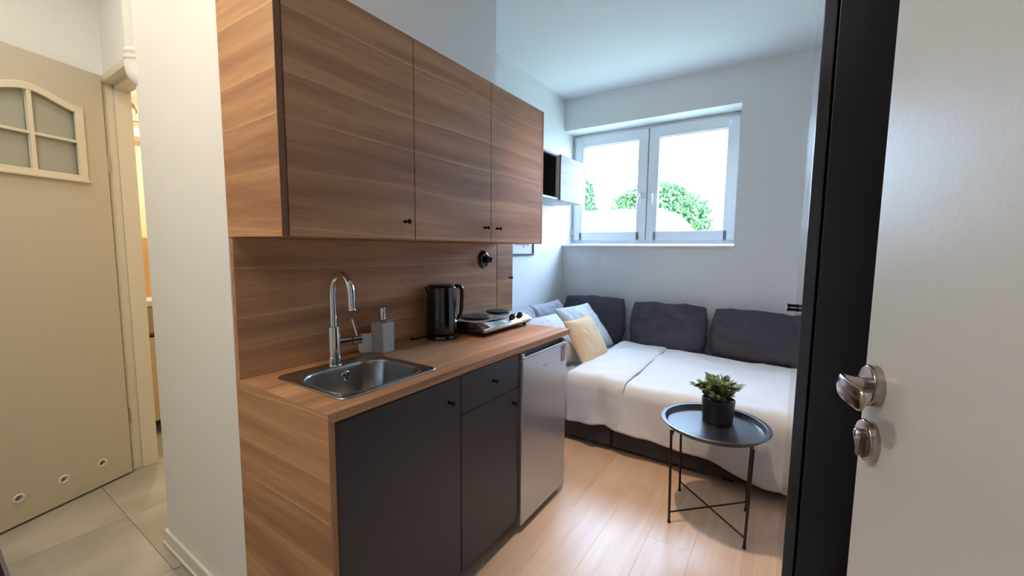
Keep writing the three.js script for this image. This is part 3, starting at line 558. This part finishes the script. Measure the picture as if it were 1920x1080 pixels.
{
  const edge = V(1.607, 0, -0.12), dir = V(Math.sin(0.212), 0, Math.cos(0.212)), hinge = edge.clone().addScaledVector(dir, 0.87);
  const t = thing('entrance_door', 'white entrance door leaf standing open with a metal lever handle', 'door', [hinge.x, 0, hinge.z], 0.212);
  // own axes: z runs from the free edge (-0.87) to the hinge (0), x < 0 is the face we see
  part(t, 'leaf', bx(0, 0.042, 0.006, 2.1, -0.87, 0, 0.002), M.doorW);
  const ros = (y, z, r, d) => aim(lathe([[0, d], [r - 0.003, d], [r, d - 0.002], [r, 0.0]], 48), V(-1, 0, 0), V(0, y, z));
  const hy = 1.176, hz = -0.832;
  const hd = part(t, 'handle_rosette', ros(hy, hz, 0.0265, 0.012), M.nickel);
  const band = []; const path = [V(-0.008, hy, hz), V(-0.024, hy, hz), V(-0.036, hy, hz + 0.002), V(-0.042, hy, hz + 0.012), V(-0.0435, hy, hz + 0.03), V(-0.042, hy - 0.001, hz + 0.052), V(-0.038, hy - 0.002, hz + 0.076)];
  const cv = new THREE.CatmullRomCurve3(path);
  const tip = (v) => Math.sqrt(Math.max(0.0004, 1 - Math.pow(Math.max(0, (v - 0.9) / 0.1), 2)));
  const lev = gridGeo((u, v) => { const p = cv.getPoint(v), tg = cv.getTangent(v), n = V(tg.z, 0, -tg.x).normalize(), a = u * Math.PI * 2, hh = lerp(0.0105, 0.0145, smooth(0.15, 0.5, v)) * tip(v), tt = lerp(0.0095, 0.0045, smooth(0.15, 0.45, v)) * tip(v); return p.clone().addScaledVector(n, Math.cos(a) * tt).add(V(0, Math.sin(a) * hh, 0)); }, 20, 60);
  part(hd, 'lever', lev, M.nickel, 'polished curved lever');
  const lk = part(t, 'lock_rosette', ros(hy - 0.073, hz, 0.0265, 0.011), M.nickel);
  const cy = []; { const s = new THREE.Shape(); s.absarc(0, 0.006, 0.0085, -0.62, Math.PI + 0.62); s.lineTo(-0.005, -0.018); s.absarc(0, -0.018, 0.005, Math.PI, Math.PI * 2); s.closePath(); const e = new THREE.ExtrudeGeometry(s, { depth: 0.004, bevelEnabled: false, curveSegments: 12 }); e.rotateY(-Math.PI / 2); e.translate(-0.011, hy - 0.073, hz); cy.push(clean(e)); }
  part(lk, 'cylinder', cy, S({ color: '#9c7d74', roughness: 0.3, metalness: 1 }));
  part(lk, 'key_plug', aim(lathe([[0, 0.005], [0.006, 0.005], [0.0065, 0]], 20), V(-1, 0, 0), V(-0.0145, hy - 0.067, hz)), M.chrome);
  for (const y of [0.3, 1.05, 1.8]) part(t, 'hinge', rod(V(-0.004, y, 0.008), V(-0.004, y + 0.09, 0.008), 0.008), M.nickel);
}

// ------------------------------------------------------------------ hallway: beige door, pipe, mat
{
  const a = Math.atan2(0.363, 0.932), W = 0.78, T = 0.04;
  const t = thing('bathroom_door', 'beige bathroom door standing open with an arched glazed window', 'door', [-1.655, 0, -0.095], a);
  // own axes: z from hinge (0) to free edge (W); x = 0 is the face we see
  const s = new THREE.Shape(); s.moveTo(0, 0.012); s.lineTo(W, 0.012); s.lineTo(W, 2.262); s.lineTo(0, 2.262); s.closePath();
  const archY = (z) => { const q = Math.abs(z - 0.309) / 0.193; return 2.045 + 0.05 * (0.5 + 0.5 * Math.cos(Math.PI * clamp(q, 0, 1))); };
  const outl = (m) => { const p = []; const z0 = 0.116 + m, z1 = 0.502 - m; p.push([z0, 1.69 + m], [z1, 1.69 + m]); for (let k = 0; k <= 24; k++) { const z = lerp(z1, z0, k / 24); p.push([z, archY(z) - m]); } return p; };
  const toPath = (pts) => { const q = new THREE.Path(); pts.forEach(([x, y], i) => (i ? q.lineTo(x, y) : q.moveTo(x, y))); q.closePath(); return q; };
  s.holes.push(toPath(outl(0.005)));
  for (const z of [0.144, 0.312, 0.483]) { const h = new THREE.Path(); h.absarc(z, 0.137, 0.017, 0, Math.PI * 2, true); s.holes.push(h); }
  const turn = (g) => { g.rotateY(-Math.PI / 2); return clean(g); };  // (x, y, z) -> (-z, y, x)
  const e = new THREE.ExtrudeGeometry(s, { depth: T, bevelEnabled: false, curveSegments: 20 });
  part(t, 'leaf', turn(e), M.beige);
  const win = new THREE.Shape(outl(-0.012).map(([x, y]) => new THREE.Vector2(x, y))); win.holes.push(toPath(outl(0.016)));
  const we = new THREE.ExtrudeGeometry(win, { depth: 0.012, bevelEnabled: true, bevelSize: 0.003, bevelThickness: 0.003, bevelSegments: 2 }); we.translate(0, 0, -0.012);
  part(t, 'window_moulding', turn(we), M.cream, 'cream moulding around the glazing');
  part(t, 'window_ledge', bx(-0.005, 0.022, 1.672, 1.688, 0.098, 0.52, 0.004), M.cream);
  part(t, 'glazing_bar', bx(-0.012, 0.012, 1.7, archY(0.309) - 0.01, 0.3, 0.318, 0.003), M.cream);
  part(t, 'glazing_bar', bx(-0.012, 0.01, 1.872, 1.886, 0.125, 0.493, 0.003), M.cream);
  for (const [z0, z1] of [[0.128, 0.3], [0.318, 0.49]]) for (const k of [0, 1]) {
    const g = new THREE.Shape(); if (!k) { g.moveTo(z0, 1.7); g.lineTo(z1, 1.7); g.lineTo(z1, 1.874); g.lineTo(z0, 1.874); } else { g.moveTo(z0, 1.884); g.lineTo(z1, 1.884); for (let q = 0; q <= 10; q++) { const z = lerp(z1, z0, q / 10); g.lineTo(z, archY(z) - 0.012); } }
    g.closePath(); const pe = new THREE.ExtrudeGeometry(g, { depth: 0.004, bevelEnabled: false }); pe.translate(0, 0, 0.015);
    part(t, 'pane', turn(pe), M.door_glass);
  }
  for (const z of [0.144, 0.312, 0.483]) part(t, 'vent_sleeve', aim(lathe([[0.0135, -T - 0.002], [0.0135, 0.003], [0.017, 0.004], [0.022, 0.002], [0.0225, 0]], 28), V(1, 0, 0), V(0, 0.137, z)), M.trim, 'white plastic vent sleeve');
  for (const y of [0.3, 1.75]) part(t, 'hinge', rod(V(-0.012, y, -0.01), V(-0.012, y + 0.09, -0.01), 0.008), M.nickel);
}
{
  const t = thing('pipe', 'white painted vertical pipe with an elbow at the pillar corner', 'pipe', [-0.775, 2.0, -0.015]);
  part(t, 'tube', lathe([[0.036, 0.11], [0.036, CE - 2.0]], 24), M.trim);
  part(t, 'socket', lathe([[0.036, 0.095], [0.042, 0.097], [0.045, 0.105], [0.042, 0.112], [0.0385, 0.12], [0.042, 0.128], [0.044, 0.134], [0.04, 0.142], [0.036, 0.146]], 24), M.trim);
  part(t, 'elbow', tube([V(0, 0.11, 0), V(0, 0.085, 0.0), V(0.008, 0.05, -0.002), V(0.028, 0.02, -0.018), V(0.045, 0.0, -0.05)], 0.042, 24, 20), M.trim);
}
{
  const t = thing('door_mat', 'dark purple mat with a grey border in the hallway corner', 'mat', [-1.2, 0, 0.62]);
  part(t, 'border', bx(-0.3, 0.6, 0, 0.006, -0.185, 0.185, 0.002), S({ color: '#7d7a86', roughness: 1 }));
  part(t, 'pile', bx(-0.28, 0.58, 0.005, 0.012, -0.172, 0.17, 0.003), S({ color: '#2b1030', roughness: 1 }));
}
{ // bathroom glimpse
  const t = thing('vanity_cabinet', 'cream bathroom vanity with a pale basin top', 'vanity', [-2.5, 0, -0.58]);
  for (const x of [-2.88, -2.28]) for (const z of [-0.84, -0.3]) wpart(t, 'foot', rod(V(x, 0, z), V(x, 0.102, z), 0.018), M.cream);
  wpart(t, 'carcass', bx(-2.94, -2.19, 0.1, 0.715, -0.9, -0.24), M.cream);
  wpart(t, 'door', bx(-2.19, -2.172, 0.1, 0.7, -0.9, -0.24), S({ color: '#dcc59a', roughness: 0.5 }));
  wpart(t, 'drawer', bx(-2.2, -2.182, 0.735, 0.915, -0.9, -0.24), S({ color: '#b7a589', roughness: 0.5 }));
  wpart(t, 'rail', bx(-2.25, -2.19, 0.7, 0.735, -0.9, -0.24), M.edge);
  wpart(t, 'basin_top', bx(-2.94, -2.17, 0.92, 0.965, -0.92, -0.235, 0.008), M.whiteP);
  single('tall_cabinet', 'light wooden bathroom cabinet panel standing over the vanity', 'cabinet', bx(-2.945, -2.42, 0.966, 1.405, -0.8, -0.24, 0.003), S({ color: '#d0aa76', roughness: 0.55 }));
  single('mirror_cabinet', 'cream wall cabinet under the bathroom spotlight', 'cabinet', bx(-2.945, -2.7, 2.18, 2.3, -0.8, -0.24, 0.003), M.cream);
  const s = thing('spotlight', 'small bathroom spotlight on a brown mount, switched on', 'lamp', [-2.45, 2.3, -0.43]);
  part(s, 'mount', bx(-0.05, -0.02, -0.06, 0.07, -0.1, 0.2, 0.003), S({ color: '#6b5038', roughness: 0.6 }));
  part(s, 'housing', aim(cyl(0.03, 0.034, 0.07, 24), V(-0.7, 0.5, 0.0), V(0.0, 0.015, 0.015)), S({ color: '#3a2c22', roughness: 0.4, metalness: 0.4 }));
  part(s, 'bulb', new THREE.SphereGeometry(0.02, 20, 14).translate(0.03, -0.012, 0.017), S({ color: '#fff3d8', emissive: new THREE.Color(...BATH_LAMP.color), emissiveIntensity: 3 }), 'glowing warm bulb');
  const l = new THREE.PointLight(new THREE.Color().setRGB(...BATH_LAMP.color), BATH_LAMP.power, 0, 2); l.position.set(-2.2, 2.25, -0.42); l.castShadow = true; scene.add(l);
}
// ceiling lamps: a round opal disc and a light of its size just under it
function ceilingLamp(c, lab) {
  const t = thing('ceiling_lamp', lab, 'lamp', [c.at[0], CE, c.at[2]]);
  part(t, 'housing', lathe([[0, 0], [c.size * 0.62, 0], [c.size * 0.62, -0.022], [c.size * 0.58, -0.024], [0, -0.02]], 48), M.trim);
  part(t, 'diffuser', lathe([[c.size * 0.57, -0.0245], [c.size * 0.4, -0.0265], [0, -0.027]], 48), S({ color: '#ffffff', emissive: new THREE.Color().setRGB(...c.color), emissiveIntensity: 1.5 }), 'glowing opal diffuser');
  const l = new THREE.RectAreaLight(new THREE.Color().setRGB(...c.color), c.power, c.size, c.size);
  l.position.set(c.at[0], CE - 0.034, c.at[2]); l.rotation.x = -Math.PI / 2; scene.add(l);
}
ceilingLamp(ENTRY_LAMP, 'round opal ceiling lamp by the entrance, beside the wall cabinets');
{
  const [x, , z] = ROOM_SPOT.at, t = thing('ceiling_spot', 'white surface-mounted ceiling downlight between wall cabinets and bed', 'lamp', [x, CE, z]);
  part(t, 'housing', lathe([[0, 0], [0.042, 0], [0.042, -0.1], [0.037, -0.1], [0.035, -0.085], [0, -0.08]], 32), M.trim);
  part(t, 'lens', lathe([[0.034, -0.088], [0.02, -0.091], [0, -0.092]], 32), S({ color: '#fff6e6', emissive: new THREE.Color().setRGB(...ROOM_SPOT.color), emissiveIntensity: 4 }), 'glowing warm lens');
  const l = new THREE.SpotLight(new THREE.Color().setRGB(...ROOM_SPOT.color), ROOM_SPOT.power, 0, 0.63, 0.6, 2); l.position.set(...ROOM_SPOT.at); l.target.position.set(1.12, 0, -1.85);
  l.castShadow = true; l.shadow.radius = 2.2; scene.add(l, l.target);
}
ceilingLamp(HALL_LAMP, 'round opal ceiling lamp in front of the bathroom door');

// ------------------------------------------------------------------ outside the window
struct('ground', pb(-60, 60, -3.4, -3.2, -90, ZW - 0.4), S({ color: '#8a8f78', roughness: 1 }), scene, 'pale ground outside below the window', 'ground');
{
  const leaf = new THREE.PlaneGeometry(1, 1.5), greens = ['#5f8a4a', '#6f9650', '#4f7d4c', '#7fa35c', '#86a860'].map((c) => new THREE.Color(c));
  const tree = (lab, x, y, z, rx, ry, n, tint) => {
    const t = thing('tree', lab, 'tree', [x, -3.2, z]);
    part(t, 'trunk', [rod(V(0, 0, 0), V(0, y + 3.2, 0), 0.28, 12, 0.16), rod(V(0, y + 2, 0), V(rx * 0.4, y + 3.2 + ry * 0.3, 0), 0.1, 8, 0.05), rod(V(0, y + 2, 0), V(-rx * 0.4, y + 3.2 + ry * 0.3, 0.3), 0.1, 8, 0.05)], S({ color: '#5a4a3a', roughness: 1 }));
    const im = new THREE.InstancedMesh(leaf, S({ color: '#ffffff', roughness: 0.8, side: THREE.DoubleSide }), n); im.name = 'foliage'; im.userData.kind = 'stuff'; im.castShadow = im.receiveShadow = true;
    const q = new THREE.Quaternion(), m = new THREE.Matrix4();
    for (let i = 0; i < n; i++) {
      const u = rr(-1, 1), a = rr(0, Math.PI * 2), c = Math.sqrt(1 - u * u), rad = Math.pow(rnd(), 0.3) * (1 + 0.26 * fbm(Math.cos(a) * c * 2.5 + x, u * 2.5, 7) + 0.12 * fbm(Math.cos(a) * 9, u * 9, 17));
      q.setFromEuler(new THREE.Euler(rr(0, 6.3), rr(0, 6.3), rr(0, 6.3)));
      m.compose(V(Math.cos(a) * c * rad * rx, y + 3.2 + u * rad * ry, Math.sin(a) * c * rad * rx * 0.8), q, V(1, 1, 1).multiplyScalar(rr(0.05, 0.1)));
      im.setMatrixAt(i, m); im.setColorAt(i, greens[Math.floor(rnd() * 5)].clone().multiplyScalar(tint * rr(0.8, 1.15)));
    }
    t.add(im);
  };
  tree('round leafy tree standing behind the gabled house', -3.85, 2.9, -20, 2.25, 1.75, 30000, 0.6);
  tree('tall slim tree at the window edge beside the wall shelf', -7.4, 2.9, -19, 0.85, 2.1, 11000, 0.55);
}
{
  const t = thing('neighbour_house', 'pale rendered house with a gabled roof outside the window', 'house', [-3.2, -3.2, -15.2]);
  const wall = S({ color: '#efece8', roughness: 0.9 }), roof = S({ color: '#e6ddd8', roughness: 0.9 });
  part(t, 'wall', bx(-2.6, 1.8, 0, 4.6, -1.6, 1.2, 0), wall);
  const s = new THREE.Shape(); s.moveTo(-2.75, 4.55); s.lineTo(2.35, 4.55); s.lineTo(1.05, 5.95); s.lineTo(-2.3, 5.98); s.closePath();
  const e = new THREE.ExtrudeGeometry(s, { depth: 3, bevelEnabled: false }); e.translate(0, 0, -1.7);
  part(t, 'roof', clean(e), roof);
  for (const x of [-1.8, -0.3, 0.9]) part(t, 'window', bx(x - 0.35, x + 0.35, 2.2, 3.4, 1.19, 1.22, 0), S({ color: '#9aa3ab', roughness: 0.2 }));
}
renderer.render(scene, camera);
